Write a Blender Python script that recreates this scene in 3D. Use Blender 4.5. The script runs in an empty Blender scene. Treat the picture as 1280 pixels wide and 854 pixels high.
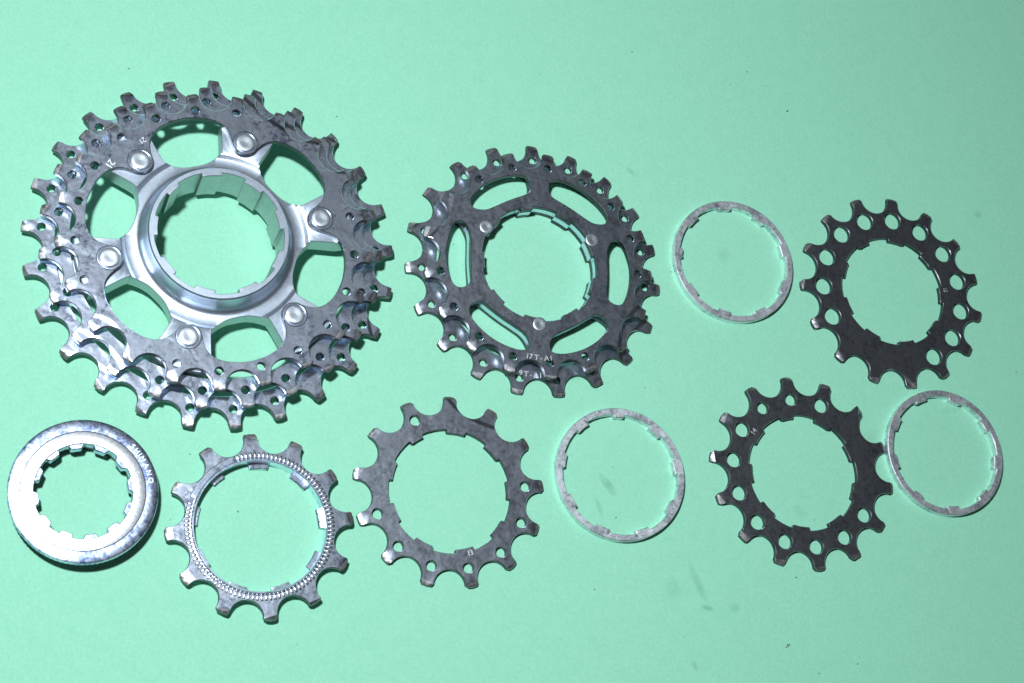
import bpy, bmesh, math, random
import numpy as np
from mathutils import Vector, Matrix
from mathutils.geometry import delaunay_2d_cdt

MM = 0.001
rnd = random.Random(7)
scene = bpy.context.scene
COL = scene.collection

# ------------------------------------------------------------------ camera
TILT, AZIM, DIST, FPX = 0.443264814, 0.801410407, 543.060956, 2300.0
def cam_rot(phi, th):
    return Matrix.Rotation(-th, 3, Vector((-math.sin(phi), math.cos(phi), 0)))
RC = cam_rot(AZIM, TILT)
C_RIGHT, C_UP, C_BACK = RC @ Vector((1, 0, 0)), RC @ Vector((0, 1, 0)), RC @ Vector((0, 0, 1))
CAMPOS = C_BACK * DIST
cam = bpy.data.cameras.new('camera')
cam_ob = bpy.data.objects.new('camera', cam)
COL.objects.link(cam_ob)
M = RC.to_4x4(); M.translation = CAMPOS * MM
cam_ob.matrix_world = M
cam.sensor_width = 36.0
cam.lens = FPX / 1280.0 * 36.0
cam.clip_start, cam.clip_end = 0.01, 20.0
cam.dof.use_dof = True
cam.dof.focus_distance = 0.535
cam.dof.aperture_fstop = 45.0
scene.camera = cam_ob

# ------------------------------------------------------------------ light
world = bpy.data.worlds.new('World'); scene.world = world
world.use_nodes = True
bg = world.node_tree.nodes['Background']
bg.inputs[0].default_value = (0.95, 0.97, 1.0, 1)
bg.inputs[1].default_value = 0.036
def lamp(name, pos, target, size, power, color):
    l = bpy.data.lights.new(name, 'AREA'); l.shape = 'DISK'; l.size = size * MM
    l.energy = power; l.color = color
    o = bpy.data.objects.new(name, l); COL.objects.link(o)
    p = Vector(pos) * MM
    o.location = p
    o.rotation_euler = (Vector(target) * MM - p).to_track_quat('-Z', 'Y').to_euler()
    return o
lamp('camera_flash', (-230, 0, 520), (120, 0, 0), 40, 4.0, (0.87, 0.96, 1.03))
lamp('added_overhead_softbox', (60, 340, 1100), (60, 100, 0), 680, 0.17, (0.84, 0.93, 1.0))  # added soft source that gives the metal a smooth gradient to reflect

scene.view_settings.view_transform = 'Standard'
scene.view_settings.look = 'None'
scene.view_settings.exposure = 0.0
scene.view_settings.gamma = 1.0

def at(px, py, z=0.0):
    """photo pixel -> point in mm on the plane at height z"""
    d = -C_BACK + C_RIGHT * ((px - 640) / FPX) + C_UP * ((427 - py) / FPX)
    t = (z - CAMPOS.z) / d.z
    return CAMPOS + d * t

# ------------------------------------------------------------------ materials
class NT:
    def __init__(self, name):
        self.m = bpy.data.materials.new(name); self.m.use_nodes = True
        self.t = self.m.node_tree; self.n = self.t.nodes; self.l = self.t.links
        self.b = self.n['Principled BSDF']
        tc = self.n.new('ShaderNodeTexCoord'); oi = self.n.new('ShaderNodeObjectInfo')
        mp = self.n.new('ShaderNodeMapping'); mp.inputs['Scale'].default_value = (1000, 1000, 1000)
        self.l.new(tc.outputs['Object'], mp.inputs[0]); self.co = mp.outputs[0]
        mu = self.n.new('ShaderNodeMath'); mu.operation = 'MULTIPLY'; mu.inputs[1].default_value = 60
        self.l.new(oi.outputs['Random'], mu.inputs[0]); self.rand = mu.outputs[0]
    def noise(self, scale, detail=4, rough=.55, dist=0.0, stretch=None):
        n = self.n.new('ShaderNodeTexNoise'); n.noise_dimensions = '4D'
        co = self.co
        if stretch:
            mp = self.n.new('ShaderNodeMapping'); mp.inputs['Scale'].default_value = stretch
            mp.inputs['Rotation'].default_value = (0, 0, 0.5)
            self.l.new(co, mp.inputs[0]); co = mp.outputs[0]
        self.l.new(co, n.inputs['Vector']); self.l.new(self.rand, n.inputs['W'])
        n.inputs['Scale'].default_value = scale; n.inputs['Detail'].default_value = detail
        n.inputs['Roughness'].default_value = rough; n.inputs['Distortion'].default_value = dist
        return n.outputs['Fac']
    def ramp(self, fac, stops):
        r = self.n.new('ShaderNodeValToRGB'); self.l.new(fac, r.inputs[0])
        e = r.color_ramp.elements
        while len(e) < len(stops): e.new(.5)
        for el, (p, c) in zip(e, stops):
            el.position = p; el.color = c if len(c) == 4 else (*c, 1)
        return r.outputs[0]
    def mix(self, f, a, b, mode='MIX'):
        x = self.n.new('ShaderNodeMix'); x.data_type = 'RGBA'; x.blend_type = mode
        for s, v in ((0, f), (6, a), (7, b)):
            if isinstance(v, (int, float)): x.inputs[s].default_value = v
            elif isinstance(v, tuple): x.inputs[s].default_value = (*v, 1)
            else: self.l.new(v, x.inputs[s])
        return x.outputs[2]
    def math(self, op, a, b=0.0, clamp=False):
        x = self.n.new('ShaderNodeMath'); x.operation = op; x.use_clamp = clamp
        for s, v in ((0, a), (1, b)):
            if isinstance(v, (int, float)): x.inputs[s].default_value = v
            else: self.l.new(v, x.inputs[s])
        return x.outputs[0]
    def bump(self, h, strength, dist=0.1):
        b = self.n.new('ShaderNodeBump'); b.inputs['Strength'].default_value = strength
        b.inputs['Distance'].default_value = dist * MM
        self.l.new(h, b.inputs['Height']); self.l.new(b.outputs[0], self.b.inputs['Normal'])
def g(v): return (v, v, v)

def metal(name, light, dark, patch=(.38, .62), rough=(.27, .36), fine=2.2, bump=.3, und=1.0, spot=.5):
    m = NT(name)
    big = m.noise(.15, 5, .62, .7)
    mid = m.noise(.85, 5, .66, .5)
    grain = m.noise(fine, 3, .6)
    f = m.math('ADD', m.math('MULTIPLY', big, .5), m.math('MULTIPLY', mid, .5))
    base = m.ramp(f, [(patch[0], dark), (patch[1], light)])
    sp = m.ramp(grain, [(.32, g(.55)), (.60, g(1.0))])
    base = m.mix(spot, base, sp, 'MULTIPLY')
    m.l.new(base, m.b.inputs['Base Color'])
    m.b.inputs['Metallic'].default_value = 1.0
    r = m.ramp(m.math('ADD', m.math('MULTIPLY', mid, .6), m.math('MULTIPLY', grain, .4)),
               [(.3, g(rough[0])), (.7, g(rough[1]))])
    m.l.new(r, m.b.inputs['Roughness'])
    wave = m.noise(.17, 2, .5, .4)
    h = m.math('ADD', m.math('MULTIPLY', mid, .07), m.math('MULTIPLY', wave, 1.6 * und))
    h = m.math('ADD', h, m.math('MULTIPLY', grain, .035))
    m.bump(h, bump, .35)
    return m.m

MAT = {}
MAT['chrome'] = metal('bright_plated_steel', (.78, .85, 1.0), (.25, .29, .43), (.37, .475), (.225, .285), bump=.40, spot=.2)
MAT['steel'] = metal('worn_plated_steel', (.64, .69, .79), (.38, .41, .49), (.38, .51), (.27, .33), bump=.42, spot=.3)
MAT['dark'] = metal('dark_plated_steel', (.62, .67, .74), (.40, .43, .49), (.38, .51), (.255, .315), bump=.46, spot=.25)
MAT['bore'] = metal('dull_bore_wall', (.50, .52, .54), (.38, .40, .42), (.34, .5), (.36, .46), bump=.2)
MAT['alu'] = metal('machined_aluminium', (.80, .89, 1.0), (.70, .79, .94), (.30, .60), (.34, .40), fine=3.5, bump=.12, und=.3, spot=.25)
MAT['rivet'] = metal('rivet_aluminium', (.70, .75, .80), (.48, .52, .56), (.3, .6), (.40, .50), fine=3, bump=.2, und=.4)
MAT['spacer'] = metal('oxidised_aluminium', (.88, .91, .94), (.44, .46, .52), (.38, .52), (.50, .62), fine=1.6, bump=.3, spot=.3)
MAT['tip'] = metal('warm_tooth_tip', (.64, .61, .63), (.26, .235, .24), (.36, .6), (.42, .54), bump=.2, spot=.3)  # slightly warm tint on the tip facets
MAT['edge'] = metal('grimy_edge_and_bore_shade', (.12, .125, .14), (.035, .04, .045), (.38, .60), (.32, .44), bump=.3)  # dirty sheared walls; also painted shade in the lockring bore
MAT['lock'] = metal('lockring_smooth', (.90, .91, .94), (.78, .80, .84), (.3, .6), (.33, .38), bump=.05)
MAT['lockrough'] = metal('lockring_textured', (.74, .82, 1.0), (.24, .31, .55), (.42, .54), (.25, .32), fine=1.3, bump=.25, spot=.6)
MAT['ridge'] = metal('ratchet_steel', (.86, .86, .88), (.66, .67, .72), (.3, .6), (.30, .36), bump=.05)
MAT['stamp'] = metal('stamped_edge', (.95, .95, .95), (.85, .86, .88), (.3, .6), (.50, .58), bump=.05)

def paper_material():
    m = NT('mint_green_paper')
    fib = m.noise(1.1, 4, .6); mott = m.noise(.25, 4, .55); broad = m.noise(.02, 3, .5)
    c = m.ramp(mott, [(.25, (.308, .695, .482)), (.75, (.334, .720, .512))])
    c = m.mix(.55, c, m.ramp(fib, [(.25, g(.84)), (.7, g(1.08))]), 'MULTIPLY')
    c = m.mix(.35, c, m.ramp(broad, [(.3, g(.98)), (.7, g(1.02))]), 'MULTIPLY')
    # greasy smudges left by handling: ellipses with a ragged edge
    sx = m.n.new('ShaderNodeSeparateXYZ'); m.l.new(m.co, sx.inputs[0])
    rag = m.noise(.55, 4, .65, .5)
    def smudge(c, px, py, a, b, ang, amt, col):
        p = at(px, py); ca, sa = math.cos(ang), math.sin(ang)
        dx = m.math('SUBTRACT', sx.outputs[0], p.x); dy = m.math('SUBTRACT', sx.outputs[1], p.y)
        u = m.math('ADD', m.math('MULTIPLY', dx, ca / a), m.math('MULTIPLY', dy, sa / a))
        v = m.math('ADD', m.math('MULTIPLY', dx, -sa / b), m.math('MULTIPLY', dy, ca / b))
        r2 = m.math('ADD', m.math('MULTIPLY', u, u), m.math('MULTIPLY', v, v))
        f = m.math('SUBTRACT', 1.0, r2, True)
        f = m.math('MULTIPLY', f, m.math('MULTIPLY', m.math('SUBTRACT', rag, .25), amt * 2.5), True)
        return m.mix(f, c, col)
    gr = (.10, .30, .17)
    c = smudge(c, 760, 606, 4.6, 1.6, -.95, .60, gr)
    c = smudge(c, 749, 634, 3.4, 1.0, -1.3, .45, gr)
    c = smudge(c, 872, 728, 6.5, 1.5, -1.2, .45, gr)
    c = smudge(c, 884, 760, 2.6, 1.0, -.2, .55, gr)
    c = smudge(c, 918, 760, 2.2, 1.6, .2, .4, gr)
    c = smudge(c, 868, 832, 2.2, 1.0, -1.2, .4, gr)
    c = smudge(c, 840, 735, 3.0, 4.0, 0, .25, gr)
    c = smudge(c, 1222, 268, 1.8, 1.6, 0, .5, gr)
    c = smudge(c, 1190, 512, 4.5, 1.4, .2, .3, gr)
    c = smudge(c, 790, 215, 3.0, 1.2, -.6, .4, gr)
    c = smudge(c, 560, 505, 4.0, 1.6, .3, .3, gr)
    c = smudge(c, 720, 470, 5.0, 2.0, .5, .25, gr)
    c = smudge(c, 905, 318, 3.5, 2.2, .9, .22, gr)
    c = smudge(c, 1085, 545, 5.0, 2.4, .2, .22, gr)
    c = smudge(c, 1000, 640, 3.2, 2.0, -.4, .2, gr)
    m.l.new(c, m.b.inputs['Base Color'])
    m.b.inputs['Roughness'].default_value = .85
    m.b.inputs['Specular IOR Level'].default_value = .25
    h = m.math('ADD', m.math('MULTIPLY', fib, .6), m.math('MULTIPLY', m.noise(3.0, 3, .6), .4))
    m.bump(h, .22, .18)
    return m.m
MAT['paper'] = paper_material()
dm = NT('dark_grit'); dm.b.inputs['Base Color'].default_value = (.07, .11, .085, 1); dm.b.inputs['Roughness'].default_value = .7
MAT['grit'] = dm.m

# ------------------------------------------------------------------ objects
def link(name, me, mat, parent=None, mats=None):
    o = bpy.data.objects.new(name, me)
    if not me.materials:
        for mm in (mats or [mat]): me.materials.append(MAT[mm])
    COL.objects.link(o)
    if parent: o.parent = parent
    return o
def tag(o, label=None, cat=None, group=None, kind=None):
    for k, v in (('label', label), ('category', cat), ('group', group), ('kind', kind)):
        if v: o[k] = v
    return o
def empty(name, x, y, z=0.0):
    o = bpy.data.objects.new(name, None); o.empty_display_size = .01
    COL.objects.link(o); o.location = (x * MM, y * MM, z * MM)
    return o

# ---- 2D outlines (lists of Nx2 arrays in mm)
def circle(x, y, r, n=28, ph=0.0):
    a = ph + np.arange(n) * 2 * np.pi / n
    return np.stack([x + r * np.cos(a), y + r * np.sin(a)], -1)
def polar(a, r): return np.stack([r * np.cos(a), r * np.sin(a)], -1)
def sprocket_outline(N, tip_add, rot, rng, skew=.15, tipw=2.95, short=()):
    Rp = 6.35 / math.sin(math.pi / N); Rt = Rp + tip_add
    out = []
    for k in range(N):
        a = rot + 2 * math.pi * k / N
        er, et = np.array([math.cos(a), math.sin(a)]), np.array([-math.sin(a), math.cos(a)])
        w = tipw * rng.uniform(.94, 1.06); s = skew + rng.uniform(-.08, .08); R = Rt + rng.uniform(-.12, .06)
        c1, c2 = -w / 2 + s, w / 2 + s
        d1, d2 = rng.uniform(0, .22), rng.uniform(0, .22)
        # tip, corners rounded
        pts = [(R - d1 - .24, c1 - .05), (R - d1 - .08, c1 + .01), (R - d1, c1 + .15),
               (R + .03, (c1 + c2) / 2), (R - d2, c2 - .15), (R - d2 - .08, c2 - .01), (R - d2 - .24, c2 + .05)]
        for r_, t_ in pts: out.append(er * r_ + et * t_)
        # valley, an arc around the chain roller
        gA = a + math.pi / N
        gc = np.array([math.cos(gA), math.sin(gA)]); gt = np.array([-math.sin(gA), math.cos(gA)])
        rr = 4.72
        for q in np.linspace(-84, 84, 17):
            t = math.radians(q)
            out.append(gc * (Rp + .80 - rr * math.cos(t)) + gt * (rr * math.sin(t)))
    return np.array(out)
def spline_bore(root, tab, ph_deg, half=8.2, ramp_=1.3, narrow=1, n_arc=5):
    A, Rr = [], []
    for k in range(9):
        c = ph_deg + 40 * k; h = half * (.72 if k == narrow else 1)
        for q, r in ((-20, root), (-(20 + h) / 2, root), (-h - ramp_, root), (-h - ramp_ * .55, root - .12), (-h - .25, tab + .12), (-h + .4, tab),
                     (-h / 2, tab), (0, tab), (h / 2, tab), (h - .4, tab), (h + .25, tab + .12), (h + ramp_ * .55, root - .12), (h + ramp_, root), ((20 + h) / 2, root)):
            A.append(math.radians(c + q)); Rr.append(r)
    return polar(np.array(A), np.array(Rr))
def catmull(xs, ys, x):
    xs, ys = np.asarray(xs, float), np.asarray(ys, float)
    m = np.gradient(ys, xs)
    i = np.clip(np.searchsorted(xs, x) - 1, 0, len(xs) - 2)
    h = xs[i + 1] - xs[i]; t = (x - xs[i]) / h
    return ((2*t**3-3*t**2+1)*ys[i] + (t**3-2*t**2+t)*h*m[i] + (-2*t**3+3*t**2)*ys[i+1] + (t**3-t**2)*h*m[i+1])

def inside(poly, P):
    x, y = P[:, 0][:, None], P[:, 1][:, None]
    a, b = poly, np.roll(poly, -1, 0)
    cond = (a[:, 1] > y) != (b[:, 1] > y)
    with np.errstate(divide='ignore', invalid='ignore'):
        xi = a[:, 0] + (y - a[:, 1]) * (b[:, 0] - a[:, 0]) / (b[:, 1] - a[:, 1])
    return (np.sum(cond & (x < xi), 1) % 2) == 1
def dist_to(polys, P):
    best = np.full(len(P), 1e9)
    for poly in polys:
        a, b = poly, np.roll(poly, -1, 0); d = b - a; L = (d ** 2).sum(1)
        for s in range(0, len(P), 400):
            p = P[s:s + 400][:, None, :]
            t = np.clip(((p - a) * d).sum(2) / L, 0, 1)
            q = a + t[..., None] * d - p
            best[s:s + 400] = np.minimum(best[s:s + 400], np.sqrt((q ** 2).sum(2)).min(1))
    return best
def inset(poly, d):
    e = np.roll(poly, -1, 0) - poly; e /= np.linalg.norm(e, axis=1)[:, None] + 1e-12
    n = np.stack([-e[:, 1], e[:, 0]], -1)
    v = n + np.roll(n, 1, 0); v /= np.linalg.norm(v, axis=1)[:, None] + 1e-12
    return poly + v * d
def area(p): return .5 * np.sum(p[:, 0] * np.roll(p[:, 1], -1) - np.roll(p[:, 0], -1) * p[:, 1])

def plate(outer, holes, z0, z1, b=.16, zfun=None, lines=(), points=None, z0fun=None, tipfun=None, sharp=28, mirror=False):
    """solid plate: outline with holes, chamfered rim, top relief z1 - zfun(x, y)"""
    if area(outer) < 0: outer = outer[::-1]
    holes = [h if area(h) < 0 else h[::-1] for h in holes]
    polys = [outer] + holes
    V, Ed = [], []
    def add(pl, closed=True):
        s = len(V); V.extend(pl.tolist()); n = len(pl)
        Ed.extend((s + i, s + (i + 1) % n) for i in range(n if closed else n - 1))
    for p in polys: add(p)
    for p in polys: add(inset(p, b))
    for l in lines: add(np.asarray(l), False)
    if points is not None and len(points):
        ok = inside(outer, points)
        for h in holes: ok &= ~inside(h, points)
        points = points[ok]
        points = points[dist_to(polys, points) > b * 1.6]
        V.extend(points.tolist())
    vs, es, fs, *_ = delaunay_2d_cdt([Vector(v) for v in V], Ed, [], 0, 1e-4)
    P = np.array([(v.x, v.y) for v in vs]); F = np.array([f for f in fs if len(f) == 3])
    cen = P[F].mean(1)
    ok = inside(outer, cen)
    for h in holes: ok &= ~inside(h, cen)
    F = F[ok]
    used = np.unique(F); remap = -np.ones(len(P), int); remap[used] = np.arange(len(used)); P = P[used]; F = remap[F]
    d = dist_to(polys, P)
    bev = np.clip(b - d, 0, b); bev = np.where(bev < 1e-3, 0, bev)
    drop = zfun(P) if zfun else np.zeros(len(P))
    zt = z1 - bev - drop
    zb = np.full(len(P), z0) if z0fun is None else z0fun(P)
    zb = zb + bev * .6
    n = len(P)
    verts = np.concatenate([np.c_[P, zt], np.c_[P, zb]]) * MM
    tri = P[F]; cr = (tri[:, 1, 0]-tri[:, 0, 0])*(tri[:, 2, 1]-tri[:, 0, 1])-(tri[:, 1, 1]-tri[:, 0, 1])*(tri[:, 2, 0]-tri[:, 0, 0])
    F[cr < 0] = F[cr < 0][:, ::-1]
    cnt = {}
    for f in F:
        for i in range(3): cnt[(f[i], f[(i + 1) % 3])] = 1
    faces = [tuple(int(i) for i in f) for f in F] + [tuple(int(i) + n for i in f[::-1]) for f in F]
    ntop = len(F)
    for (i, j) in cnt:
        if (j, i) not in cnt: faces.append((int(j), int(i), int(i) + n, int(j) + n))
    me = bpy.data.meshes.new('plate'); me.from_pydata(verts.tolist(), [], faces)
    me.validate(); me.update()
    if tipfun is not None:
        cen = P[F].mean(1); tm = tipfun(cen)
        for i in range(min(ntop, len(me.polygons))):
            if tm[i]: me.polygons[i].material_index = 1
        for i in range(2 * ntop, len(me.polygons)): me.polygons[i].material_index = 2      # sheared side walls
    for p in me.polygons: p.use_smooth = True
    me.set_sharp_from_angle(angle=math.radians(sharp))
    return me

def tooth_tools(N, tip_add, rot, rng, flat=(), big=()):
    """worn slanting facets on the tooth tips: (zfun, cut lines, tip test)"""
    Rp = 6.35 / math.sin(math.pi / N); Rt = Rp + tip_add
    spec = []
    for k in range(N):
        a = rot + 2 * math.pi * k / N
        L = rng.uniform(.9, 1.55); sk = rng.uniform(-.42, .42); dr = rng.uniform(.30, .62)
        spec.append((a, L, sk, dr / L))
    def local(P):
        th = np.arctan2(P[:, 1], P[:, 0]); k = np.round((th - rot) / (2 * np.pi / N)).astype(int) % N
        A = np.array([s[0] for s in spec])[k]
        u = P[:, 0] * np.cos(A) + P[:, 1] * np.sin(A); s = -P[:, 0] * np.sin(A) + P[:, 1] * np.cos(A)
        L = np.array([q[1] for q in spec])[k]; sk = np.array([q[2] for q in spec])[k]; sl = np.array([q[3] for q in spec])[k]
        return u - (Rt - L) + sk * s, sl
    def zf(P):
        w, sl = local(P); return np.clip(w, 0, 2) * sl
    def tf(P): return local(P)[0] > 0
    lines = []
    for a, L, sk, _ in spec:
        er, et = np.array([math.cos(a), math.sin(a)]), np.array([-math.sin(a), math.cos(a)])
        lines.append([er * (Rt - L - sk * s) + et * s for s in np.linspace(-2.6, 2.6, 5)])
    return zf, lines, tf

def ramp_tool(N, rot, ramps):
    """pressed shift ramps: sectors of the toothed rim set lower behind a curved shoulder"""
    Rp = 6.35 / math.sin(math.pi / N)
    def zf(P):
        th = np.degrees(np.arctan2(P[:, 1], P[:, 0])); r = np.hypot(P[:, 0], P[:, 1]); z = np.zeros(len(P))
        for (c, hw, inn, dep, tilt) in ramps:
            t = (th - c + 180) % 360 - 180; t = t / hw
            rb = Rp - inn + 7.0 * np.abs(t) ** 2.6 + tilt * t
            w = np.clip((r - rb) / 1.4, 0, 1); w = w * w * (3 - 2 * w)
            e = np.clip((1.14 - np.abs(t)) / .14, 0, 1)
            z += .8 * dep * w * e * (1 + .35 * np.sin(t * 2.4 + c))
        return z
    pts = []
    for (c, hw, inn, dep, tilt) in ramps:
        for r in np.arange(Rp - inn - 2.2, Rp + 1.5, .33):
            n = int(2 * math.radians(hw * 1.15) * r / .33)
            for i in range(n):
                a = math.radians(c - hw * 1.15 + 2 * hw * 1.15 * (i + .5 * (int(r / .33) % 2)) / n)
                pts.append((r * math.cos(a), r * math.sin(a)))
    return zf, (np.array(pts) if pts else None)

def adiff(a, b): return (a - b + 180) % 360 - 180
def tooth_holes(N, rot, radius, dia, skip=(), size=None):
    hs = []
    for k in range(N):
        a = rot + 2 * math.pi * k / N; dg = math.degrees(a)
        if any(abs(adiff(dg, c)) < w for c, w in skip): continue
        d = dia
        for c, w, dd in (size or ()):
            if abs(adiff(dg, c)) < w: d = dd
        hs.append(circle(radius * math.cos(a), radius * math.sin(a), d / 2, 22))
    return hs

def make_sprocket(name, N, rot, bore, z0, thick, mat, seed, tip_add=1.6, hole_r=None, hole_d=2.4, skip=(), size=None,
                  ramps=(), slots=(), parent=None, skew=.15, tipw=2.95):
    rng = random.Random(seed)
    out = sprocket_outline(N, tip_add, rot, rng, skew, tipw)
    zt, lines, tf = tooth_tools(N, tip_add, rot, rng)
    zr, pts = ramp_tool(N, rot, ramps)
    holes = [bore] + list(slots)
    if hole_r: holes += tooth_holes(N, rot, hole_r, hole_d, skip, size)
    me = plate(out, holes, z0, z0 + thick, .16, lambda P: np.minimum(zt(P) + zr(P), thick - .45), lines, pts, tipfun=tf)
    return link(name, me, mat, parent, mats=[mat, 'tip', 'edge'])

# ---- stamped lettering
def glyphs(parent, name, text, size, place, mat='stamp', depth=.07, spacing=1.0):
    """place(i, u) -> (x, y, z, angle) for the glyph whose centre lies u mm along the line"""
    bm = bmesh.new(); widths = []
    tmp = []
    for ch in text:
        if ch == ' ': tmp.append(None); widths.append(size * .45); continue
        cu = bpy.data.curves.new('t', 'FONT'); cu.body = ch; cu.size = size; cu.extrude = depth / 2; cu.bevel_depth = depth * .12
        cu.bevel_resolution = 0; cu.resolution_u = 3
        ob = bpy.data.objects.new('t', cu); COL.objects.link(ob)
        bpy.context.view_layer.update()
        me = bpy.data.meshes.new_from_object(ob.evaluated_get(bpy.context.evaluated_depsgraph_get()))
        bpy.data.objects.remove(ob); bpy.data.curves.remove(cu)
        co = np.array([v.co[:] for v in me.vertices]); lo, hi = co.min(0), co.max(0)
        me.transform(Matrix.Translation((-(lo[0] + hi[0]) / 2, -size * .35, 0)))
        tmp.append(me); widths.append((hi[0] - lo[0]) + size * .16)
    tot = sum(widths) * spacing; u = -tot / 2
    for i, (me, w) in enumerate(zip(tmp, widths)):
        u += w * spacing / 2
        if me:
            x, y, z, a = place(i, u)
            me.transform(Matrix.Scale(MM, 4) @ Matrix.Translation((x, y, z)) @ Matrix.Rotation(a, 4, 'Z'))
            bm.from_mesh(me); bpy.data.meshes.remove(me)
        u += w * spacing / 2
    me = bpy.data.meshes.new(name); bm.to_mesh(me); bm.free()
    return link(name, me, mat, parent)
def arc_place(r, mid_deg, z, inward=False):
    """letters along an arc: tops outward, or tops towards the centre"""
    def f(i, u):
        a = math.radians(mid_deg) + (u / r if inward else -u / r)
        return (r * math.cos(a), r * math.sin(a), z, a + (math.pi / 2 if inward else -math.pi / 2))
    return f

def lathe(profile, n=96, zoff=0, fn=None):
    """closed (r, z) profile turned about z"""
    m = len(profile); V = []
    for i in range(n):
        a = 2 * math.pi * i / n
        for r, z in profile:
            if fn: r, z = fn(a, r, z)
            V.append((r * math.cos(a) * MM, r * math.sin(a) * MM, (z + zoff) * MM))
    Fc = [(i * m + j, ((i + 1) % n) * m + j, ((i + 1) % n) * m + (j + 1) % m, i * m + (j + 1) % m) for i in range(n) for j in range(m)]
    me = bpy.data.meshes.new('lathe'); me.from_pydata(V, [], Fc)
    bm = bmesh.new(); bm.from_mesh(me); bmesh.ops.recalc_face_normals(bm, faces=bm.faces); bm.to_mesh(me); bm.free()
    for p in me.polygons: p.use_smooth = True
    me.set_sharp_from_angle(angle=math.radians(30))
    return me

# ------------------------------------------------------------------ paper
bm = bmesh.new()
vs = [bm.verts.new((x * MM, y * MM, z * MM)) for z in (-.3, 0) for x, y in ((-420, -380), (520, -380), (520, 520), (-420, 520))]
for f in ((4, 5, 6, 7), (3, 2, 1, 0), (0, 1, 5, 4), (1, 2, 6, 5), (2, 3, 7, 6), (3, 0, 4, 7)): bm.faces.new([vs[i] for i in f])
me = bpy.data.meshes.new('paper_sheet'); bm.to_mesh(me); bm.free()
paper = link('paper_sheet', me, 'paper'); tag(paper, kind='structure')

# ------------------------------------------------------------------ big riveted cluster (21 / 23 / 25 teeth)
BX, BY = -88.84, 21.63
big = empty('sprocket_cluster', BX, BY)
tag(big, 'largest part, three shiny riveted sprockets on a six-armed silver hub', 'sprocket cluster')
RIV0 = 135.08
def ring_inner(base_r):
    xs = [0, 8, 13, 17, 20, 22, 23.6, 25.4, 27.6, 30]
    ys = [36.7, 36.3, 35.7, 34.6, 33.1, 31.1, 28.9, 27.5, 26.8, 26.6]
    A = np.arange(0, 360, 1.25); f = np.abs((A - (RIV0 + 30) + 30) % 60 - 30)
    r = catmull(xs, ys, f)
    return polar(np.radians(A), r)
rot25, rot23, rot21 = .0574, .2632, .2374
make_sprocket('sprocket', 25, rot25, circle(0, 0, 43.4, 120), 2.6, 1.8, 'chrome', 25, 1.9, 47.25, 2.3,
              skip=((75, 14), (48, 14), (-130, 12), (-55, 4)), ramps=((62, 20, 4.0, .5, .6), (-128, 16, 4.2, .25, -.6), (-20, 10, 3.0, .4, .4)), parent=big)
make_sprocket('sprocket', 23, rot23, circle(0, 0, 39.7, 120), 6.95, 1.8, 'chrome', 23, 1.55, 43.35, 2.3,
              skip=((72, 14), (45, 14), (-135, 12)), ramps=((66, 20, 4.0, .55, .5), (-132, 15, 4.2, .25, .6), (12, 9, 3.0, .4, -.5)), parent=big)
s21 = make_sprocket('sprocket', 21, rot21, ring_inner(0), 11.3, 1.8, 'chrome', 21, 1.5, 38.8, 2.3,
              skip=((64, 8), (48, 9), (-123, 7), (-140, 9), (30, 4)), ramps=((62, 19, 3.8, .55, .7), (38, 9, 3.4, .4, -.4), (-134, 13, 4.4, .25, .7)), parent=big)
glyphs(s21, 'stamped_number', '21', 2.9, arc_place(35.6, 146, 13.115, True))
glyphs(s21, 'stamped_mark', '21', 2.2, arc_place(34.6, 127, 13.115, True))
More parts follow.
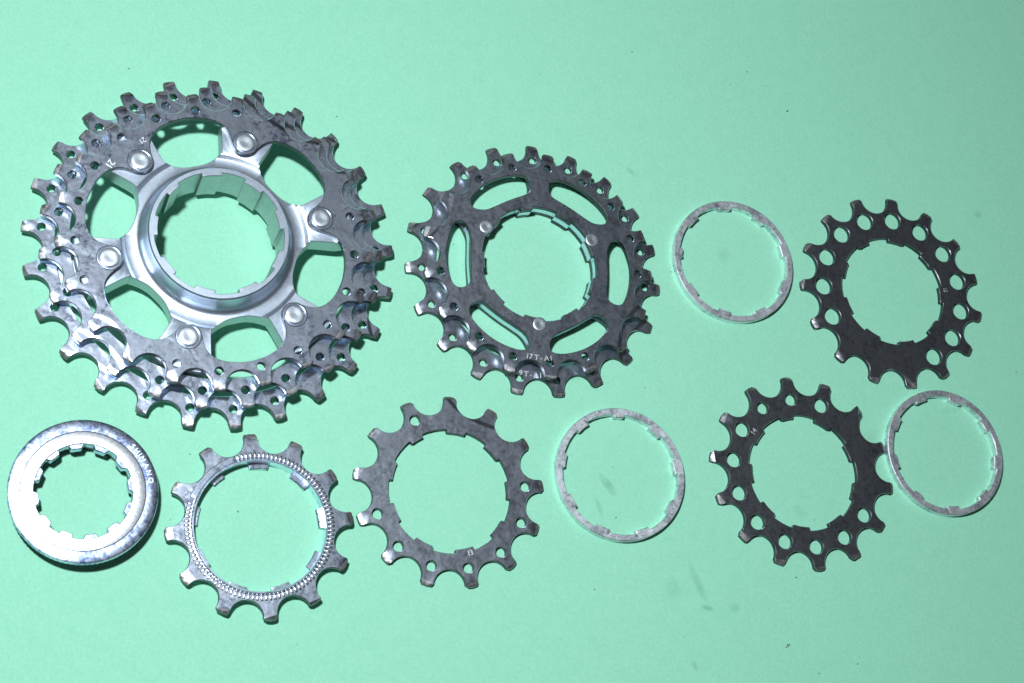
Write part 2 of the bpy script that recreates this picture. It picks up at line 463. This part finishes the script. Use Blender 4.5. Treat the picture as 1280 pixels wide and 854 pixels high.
# hub with six arms
def spider():
    A = np.arange(0, 360, .75); f = adiff(A, RIV0 + 30); f = (f + 30) % 60 - 30; af = np.abs(f)
    out = []
    for k in range(6):
        c = RIV0 - 60 * k + 30
        for ph in np.linspace(-18, 18, 25):
            out.append((c + ph, 23.0 + 3.7 * (abs(ph) / 18) ** 2.6))
        out += [(c + 18.1, 28.2), (c + 17.7, 31), (c + 17.2, 35), (c + 18.2, 38.6)]
        for ph in (22, 26, 30, 34, 38): out.append((c + ph, 39.2))
        out += [(c + 41.8, 38.6), (c + 42.8, 35), (c + 42.3, 31), (c + 41.9, 28.2)]
    # walk with growing angle
    segs = []
    for k in range(6): segs.append(out[k * 38:(k + 1) * 38])
    segs.sort(key=lambda s: s[0][0]); flat = [p for s in segs for p in s]
    ol = polar(np.radians([p[0] for p in flat]), np.array([p[1] for p in flat]))
    bore = spline_bore(18.0, 16.95, 97, 9.0, .7)
    TOP = 17.0
    RS = [0, 19.25, 19.6, 19.75, 20.05, 20.5, 21.1, 21.7, 22.3, 24.9, 25.3, 26.0, 26.4, 60]
    ZS = [0, 0, .35, 2.0, 4.0, 5.2, 6.0, 6.45, 6.6, 6.7, 6.6, 5.9, 5.75, 5.75]
    def zf(P):
        r = np.hypot(P[:, 0], P[:, 1])
        z = np.interp(r, RS, ZS)
        return z
    def zb(P):
        r = np.hypot(P[:, 0], P[:, 1])
        return np.interp(r, [0, 20.5, 21.5, 60], [3.4, 3.4, 4.7, 4.7])
    lines = [np.concatenate([circle(0, 0, r, 144), circle(0, 0, r, 144)[:1]]) for r in RS[1:-1]]
    me = plate(ol, [bore], 0, TOP, .14, zf, lines, None, zb, sharp=38)
    for p in me.polygons:
        if abs(p.normal.z) < .05: p.material_index = 1       # unpolished side walls
    # feet of the arms that carry the three toothed rings
    bm = bmesh.new(); bm.from_mesh(me)
    for k in range(6):
        a = math.radians(RIV0 - 60 * k)
        M = Matrix.Rotation(a, 4, 'Z')
        for r0, r1, w, top in ((36.0, 38.0, 7.0, 11.2), (36.2, 41.6, 6.6, 6.9), (36.4, 45.6, 6.2, 2.55)):
            r = bmesh.ops.create_cube(bm, size=1.0)
            for v in r['verts']:
                v.co = M @ Vector((((r0 + r1) / 2 + v.co.x * (r1 - r0)) * MM, v.co.y * w * MM, (top / 2 + v.co.z * top) * MM))
    bm.to_mesh(me); bm.free()
    return me
link('hub_spider', spider(), 'alu', big, mats=['alu', 'bore'])
def rivet_mesh(r, z0, z1, dome):
    prof = [(0.01, z0), (r * .8, z0), (r * .8, z1 - dome), (r, z1 - dome), (r, z1 - dome * .45), (r * .93, z1 - dome * .12), (r * .84, z1), (r * .5, z1 - .03), (r * .2, z1 - .10), (0.01, z1 - .12)]
    return lathe(prof, 36)
rm = rivet_mesh(2.75, 0.0, 13.75, .75); rm.materials.append(MAT['rivet'])
collar = lathe([(3.05, 13.0), (3.05, 13.2), (3.2, 13.32), (3.45, 13.3), (3.65, 13.12), (3.65, 13.0)], 40); collar.materials.append(MAT['chrome'])
for k in range(6):
    a = math.radians(RIV0 - 60 * k)
    o = link('rivet', rm, 'rivet', big); o.location = (30.35 * math.cos(a) * MM, 30.35 * math.sin(a) * MM, 0)
    c = link('rivet_collar', collar, 'chrome', o)

# ------------------------------------------------------------------ riveted pair (17 / 19 teeth)
MX, MY = 7.93, 22.92
pair = empty('sprocket_pair', MX, MY)
tag(pair, 'two grey sprockets riveted together with six curved slots, stamped near the rim', 'sprocket pair')
PR = 26.8
def slot_rin(ang):
    psi = np.abs((ang - PR + 60) % 120 - 60)          # degrees from the nearest riveted spoke
    return catmull([0, 6.5, 12, 20, 30, 45, 53, 60], [25.4, 24.1, 22.6, 21.7, 21.4, 21.8, 22.4, 22.7], psi)
def slot(c, extra_out=0.0, extra_in=0.0, half=23.5):
    t = np.concatenate([np.sin(np.linspace(-np.pi / 2, np.pi / 2, 34))])
    ang = c + half * t
    i = slot_rin(ang) + extra_in; o = 28.9 - .9 * t ** 2 + extra_out
    m, h = (i + o) / 2, (o - i) / 2 * np.sqrt(np.clip(1 - np.abs(t) ** 12, 0, 1))
    up = polar(np.radians(ang), m + h); lo = polar(np.radians(ang), m - h)
    return np.concatenate([up[1:], lo[::-1][1:]])
slots17 = [slot(PR + 30 + 60 * k) for k in range(6)]
slots19 = [slot(PR + 30 + 60 * k, 1.9, 0.0, 25.0) for k in range(6)]
s19 = make_sprocket('sprocket', 19, .2182, spline_bore(18.1, 17.0, 60, 8.2), 0.0, 1.8, 'steel', 19, 1.6, 35.2, 2.4,
              skip=((145, 16), (-38, 14)), ramps=((150, 20, 3.6, .5, .6), (-36, 20, 3.8, .5, -.5)), slots=slots19, parent=pair)
s17 = make_sprocket('sprocket', 17, .3244, spline_bore(18.1, 17.2, 60, 8.2), 4.35, 1.8, 'steel', 17, 1.4, 31.1, 2.4,
              skip=((146, 7), (167, 7), (-22, 8), (-43, 8)), ramps=((156, 22, 3.6, .55, .6), (-33, 20, 3.8, .55, -.5)), slots=slots17, parent=pair)
A = np.arange(0, 360, 2.0)
me = plate(polar(np.radians(A), slot_rin(A) + .05), [spline_bore(18.2, 17.1, 60, 8.4)], 1.81, 4.34, .2)
link('spacer', me, 'alu', pair)
rm2 = rivet_mesh(2.1, 0.2, 6.34, .3); rm2.materials.append(MAT['rivet'])
for k in range(3):
    a = math.radians(PR + 120 * k)
    o = link('rivet', rm2, 'rivet', pair); o.location = (19.2 * math.cos(a) * MM, 19.2 * math.sin(a) * MM, 0)
glyphs(s17, 'stamped_lettering', '17T-A1', 2.3, arc_place(29.6, -93.5, 6.165, True), spacing=1.1)
glyphs(s19, 'stamped_lettering', '19T-A1', 2.3, arc_place(33.6, -96.5, 1.815, True), spacing=1.1)

# ------------------------------------------------------------------ single sprockets
def single(N, x, y, rot, label, mat, tab, tip_add, **kw):
    o = make_sprocket('sprocket', N, rot, spline_bore(18.0, 16.9, tab, 8.6), 0.0, 1.8, mat, 100 + N, tip_add, **kw)
    o.location = (x * MM, y * MM, 0)
    return tag(o, label, 'sprocket', 'loose single sprockets')
s15 = single(15, 128.10, 22.92, .1962, 'dark sprocket with fifteen teeth and twelve large round holes', 'dark', 79, 1.65,
             hole_r=24.4, hole_d=5.7, skip=((-79, 9), (-102, 9), (-128, 9)), ramps=((-101, 21, 4.4, .5, .4),))
s14 = single(14, 90.12, -37.60, .3049, 'dark sprocket with fourteen teeth, its tooth touching a spacer ring', 'dark', 62, 1.75,
             hole_r=22.9, hole_d=4.7, skip=((48, 9), (19, 9), (-9, 9)), size=((121, 8, 3.8), (99, 8, 3.9)), ramps=((24, 24, 4.0, .5, -.5),))
s13 = single(13, -21.26, -46.11, .0794, 'grey sprocket with thirteen teeth and eight small holes', 'steel', 82, 1.6,
             hole_r=22.5, hole_d=3.05, skip=((90, 9), (64, 9), (35, 9), (167, 10), (142, 9)), ramps=((66, 27, 4.6, .6, -.3),))
glyphs(s13, 'stamped_number', '13', 2.1, arc_place(18.5, -73.5, 1.815, True))
glyphs(s14, 'stamped_number', '14', 2.3, arc_place(19.6, 141, 1.815, False))
glyphs(s15, 'stamped_number', '15', 1.9, arc_place(19.2, 4, 1.815, False))

# ------------------------------------------------------------------ twelve-tooth sprocket with ratchet face
rs = empty('ratchet_sprocket', -75.75, -57.72)
tag(rs, 'shiny sprocket with twelve teeth and a ring of fine radial ridges', 'sprocket')
rng = random.Random(12)
out = sprocket_outline(12, 1.37, .1049, rng, .15, 3.15)
zt, lines, tf = tooth_tools(12, 1.37, .1049, rng)
me = plate(out, [circle(0, 0, 18.3, 120)], 2.2, 3.9, .16, zt, lines, tipfun=tf)
link('toothed_plate', me, 'chrome', rs, mats=['chrome', 'tip', 'edge'])
me = lathe([(18.05, .9), (18.05, 4.3), (18.2, 4.5), (18.55, 4.5), (18.75, 4.3), (18.9, 3.95), (20.3, 3.7), (20.3, .9)], 140)
link('inner_rim', me, 'chrome', rs)
me = plate(circle(0, 0, 20.2, 120), [spline_bore(18.1, 16.6, 90, 8.8, 1.2)], 0, 1.3, .22)
link('spline_ring', me, 'chrome', rs)
bm = bmesh.new()
def ridge(a):
    M = Matrix.Rotation(a, 4, 'Z'); w0, w1 = .36, .43; h = .46
    prof = [(-1, 0), (-.78, .78), (-.5, 1), (.5, 1), (.78, .78), (1, 0)]
    rows = [(18.9, .2), (19.05, .8), (19.3, 1), (20.3, 1), (20.45, .8), (20.6, .1)]
    grid = []
    for r, hh in rows:
        w = .39 * r / 20.0
        grid.append([bm.verts.new((M @ Vector((r * MM, q * w * MM, (3.86 + h * z * hh) * MM)))) for q, z in prof])
    for i in range(len(rows) - 1):
        for j in range(len(prof) - 1):
            f = bm.faces.new((grid[i][j], grid[i + 1][j], grid[i + 1][j + 1], grid[i][j + 1])); f.smooth = True
n_r = 104
for k in range(n_r):
    dg = 108 - 360.0 * k / n_r
    if dg < 160 - 360: break
    ridge(math.radians(dg))
me = bpy.data.meshes.new('ratchet_ridges'); bmesh.ops.recalc_face_normals(bm, faces=bm.faces); bm.to_mesh(me); bm.free()
tag(link('ratchet_ridges', me, 'ridge', rs), kind='stuff')
# smooth land where the ridges stop
A = np.linspace(109.5, 158.5, 30)
me = plate(np.concatenate([polar(np.radians(A), np.full(30, 20.55)), polar(np.radians(A[::-1]), np.full(30, 18.85))]), [], 3.6, 4.28, .2)
link('smooth_land', me, 'chrome', rs)

# ------------------------------------------------------------------ spacer rings
def ring(x, y, R, tab, label, seed, tilt=None):
    rng = random.Random(seed)
    bore = spline_bore(R - 1.95, R - 2.9, tab, 6.6, 1.0, narrow=rng.randint(0, 8))
    bore += np.random.RandomState(seed).normal(0, .03, bore.shape)
    def zf(P):
        r = np.hypot(P[:, 0], P[:, 1]); return np.where(r < R - 1.9, .08, 0.0)
    me = plate(circle(0, 0, R, 150), [bore], 0, 2.4, .22, zf)
    o = link('spacer_ring', me, 'spacer'); o.location = (x * MM, y * MM, 0)
    return tag(o, label, 'spacer ring', 'thin aluminium spacer rings')
ring(73.2, 29.4, 20.0, 95, 'thin silver spacer ring between the riveted pair and the fifteen-tooth sprocket', 1)
ring(30.74, -39.9, 20.0, 88, 'thin silver spacer ring beside the small-holed thirteen-tooth sprocket, over smudged paper', 2)
ring(139.6, -29.9, 20.1, 111, 'thin silver spacer ring touched by a tooth of the fourteen-tooth sprocket', 3)

# ------------------------------------------------------------------ lockring
LX, LY = -123.03, -49.85
lr = empty('lockring', LX, LY)
tag(lr, 'bright silver lockring with toothed bore and lettered rim', 'lockring')
def serr(a, r, z):
    return r, z
# knurled flange
def knurl(a, r, z):
    if r > 19.4 and z < 6.2: r -= .12 * (.5 + .5 * math.cos(a * 90))
    return r, z
ZL = 6.8
flange = lathe([(16.22, ZL - 1.7), (16.22, ZL - .1), (16.32, ZL - .01), (17.2, ZL), (18.9, ZL - .03), (19.4, ZL - .2), (19.58, ZL - .55), (19.6, ZL - 1.9), (19.35, ZL - 2.5), (15.0, ZL - 2.5)], 360, fn=knurl)
link('flange', flange, 'lockrough', lr)
band = lathe([(12.9, ZL - 1.4), (12.9, ZL - .28), (13.05, ZL - .12), (16.0, ZL + .03), (16.16, ZL - .03), (16.2, ZL - .2), (16.2, ZL - 1.4)], 140)
link('smooth_band', band, 'lock', lr)
# toothed bore for the tool
A_, R_ = [], []
for k in range(12):
    c = 100 + 30 * k
    for q, r in ((-15, 12.85), (-10.2, 12.85), (-8.6, 12.6), (-7.2, 11.85), (-6, 11.65), (0, 11.6), (6, 11.65), (7.2, 11.85), (8.6, 12.6), (10.2, 12.85)):
        A_.append(math.radians(c + q)); R_.append(r)
me = plate(circle(0, 0, 13.4, 100), [polar(np.array(A_), np.array(R_))], ZL - 3.6, ZL - .65, .18)
link('toothed_bore', me, 'lockrough', lr)
th = [(13.0, 0.0), (15.2, 0.0)]
z = 0.0
while z < ZL - 3.1:
    th += [(15.6, z + .12), (15.6, z + .28), (15.1, z + .5)]; z += .6
th += [(15.2, ZL - 2.4), (13.0, ZL - 2.4)]
link('threaded_body', lathe(th, 120), 'edge', lr)  # dark colour stands in for the shade inside the bore
glyphs(lr, 'rim_lettering', 'SHIMANO', 2.0, arc_place(17.75, 27, ZL - .035, False), mat='alu', depth=.12, spacing=1.25)
ring_m = lathe([(.72, ZL - .08), (.72, ZL + .04), (.86, ZL + .04), (.86, ZL - .08)], 24)
o = link('maker_mark', ring_m, 'lockrough', lr); o.location = (14.5 * math.cos(math.radians(20)) * MM, 14.5 * math.sin(math.radians(20)) * MM, 0)
bm = bmesh.new()
for k, dg in enumerate((-6, -11, -15, -24, -28, -31.5, -35, -38.5, -43, -48, -53, -58, -64)):
    M = Matrix.Rotation(math.radians(dg), 4, 'Z')
    r = bmesh.ops.create_cube(bm, size=1)
    for v in r['verts']: v.co = M @ Vector(((14.5 + v.co.x * 1.5) * MM, v.co.y * .16 * MM, (ZL - .06 + v.co.z * .12) * MM))
me = bpy.data.meshes.new('engraved_ticks'); bm.to_mesh(me); bm.free()
link('engraved_ticks', me, 'lockrough', lr)

# ------------------------------------------------------------------ grit on the paper
bm = bmesh.new()
spots = [(161, 86, .5), (421, 146, .55), (934, 90, .5), (984, 139, .8), (790, 65, .6), (995, 722, .55), (985, 807, .7), (983, 809, .6), (987, 806, .5),
         (1072, 830, .6), (1024, 842, .4), (743, 737, .5), (770, 647, .55), (766, 584, .35), (237, 568, .45), (297, 639, .35), (213, 650, .35),
         (298, 640, .4), (1018, 650, .35), (855, 796, .35), (970, 782, .3), (1270, 465, .5), (567, 306, .45), (630, 466, .5), (636, 470, .4),
         (913, 106, .3), (957, 108, .3), (675, 93, .3), (1125, 168, .35), (740, 445, .45), (806, 485, .4), (838, 340, .4), (1182, 820, .35), (372, 806, .3)]
for _ in range(30): spots.append((rnd.uniform(5, 1275), rnd.uniform(5, 850), rnd.uniform(.12, .26)))
for px, py, s in spots:
    s *= .78
    p = at(px, py)
    M = Matrix.Translation((p.x * MM, p.y * MM, s * .14 * MM)) @ Matrix.Rotation(rnd.uniform(0, 6.3), 4, 'Z') @ Matrix.Diagonal((s * .75 * MM * rnd.uniform(.7, 1.5), s * .45 * MM, s * .22 * MM, 1))
    r = bmesh.ops.create_icosphere(bm, subdivisions=1, radius=1.0, matrix=M)
    for v in r['verts']: v.co.x += rnd.uniform(-.1, .1) * s * MM
me = bpy.data.meshes.new('grit_specks'); bm.to_mesh(me); bm.free()
tag(link('grit_specks', me, 'grit'), 'tiny dark specks of dirt scattered over the green paper', 'dirt', kind='stuff')
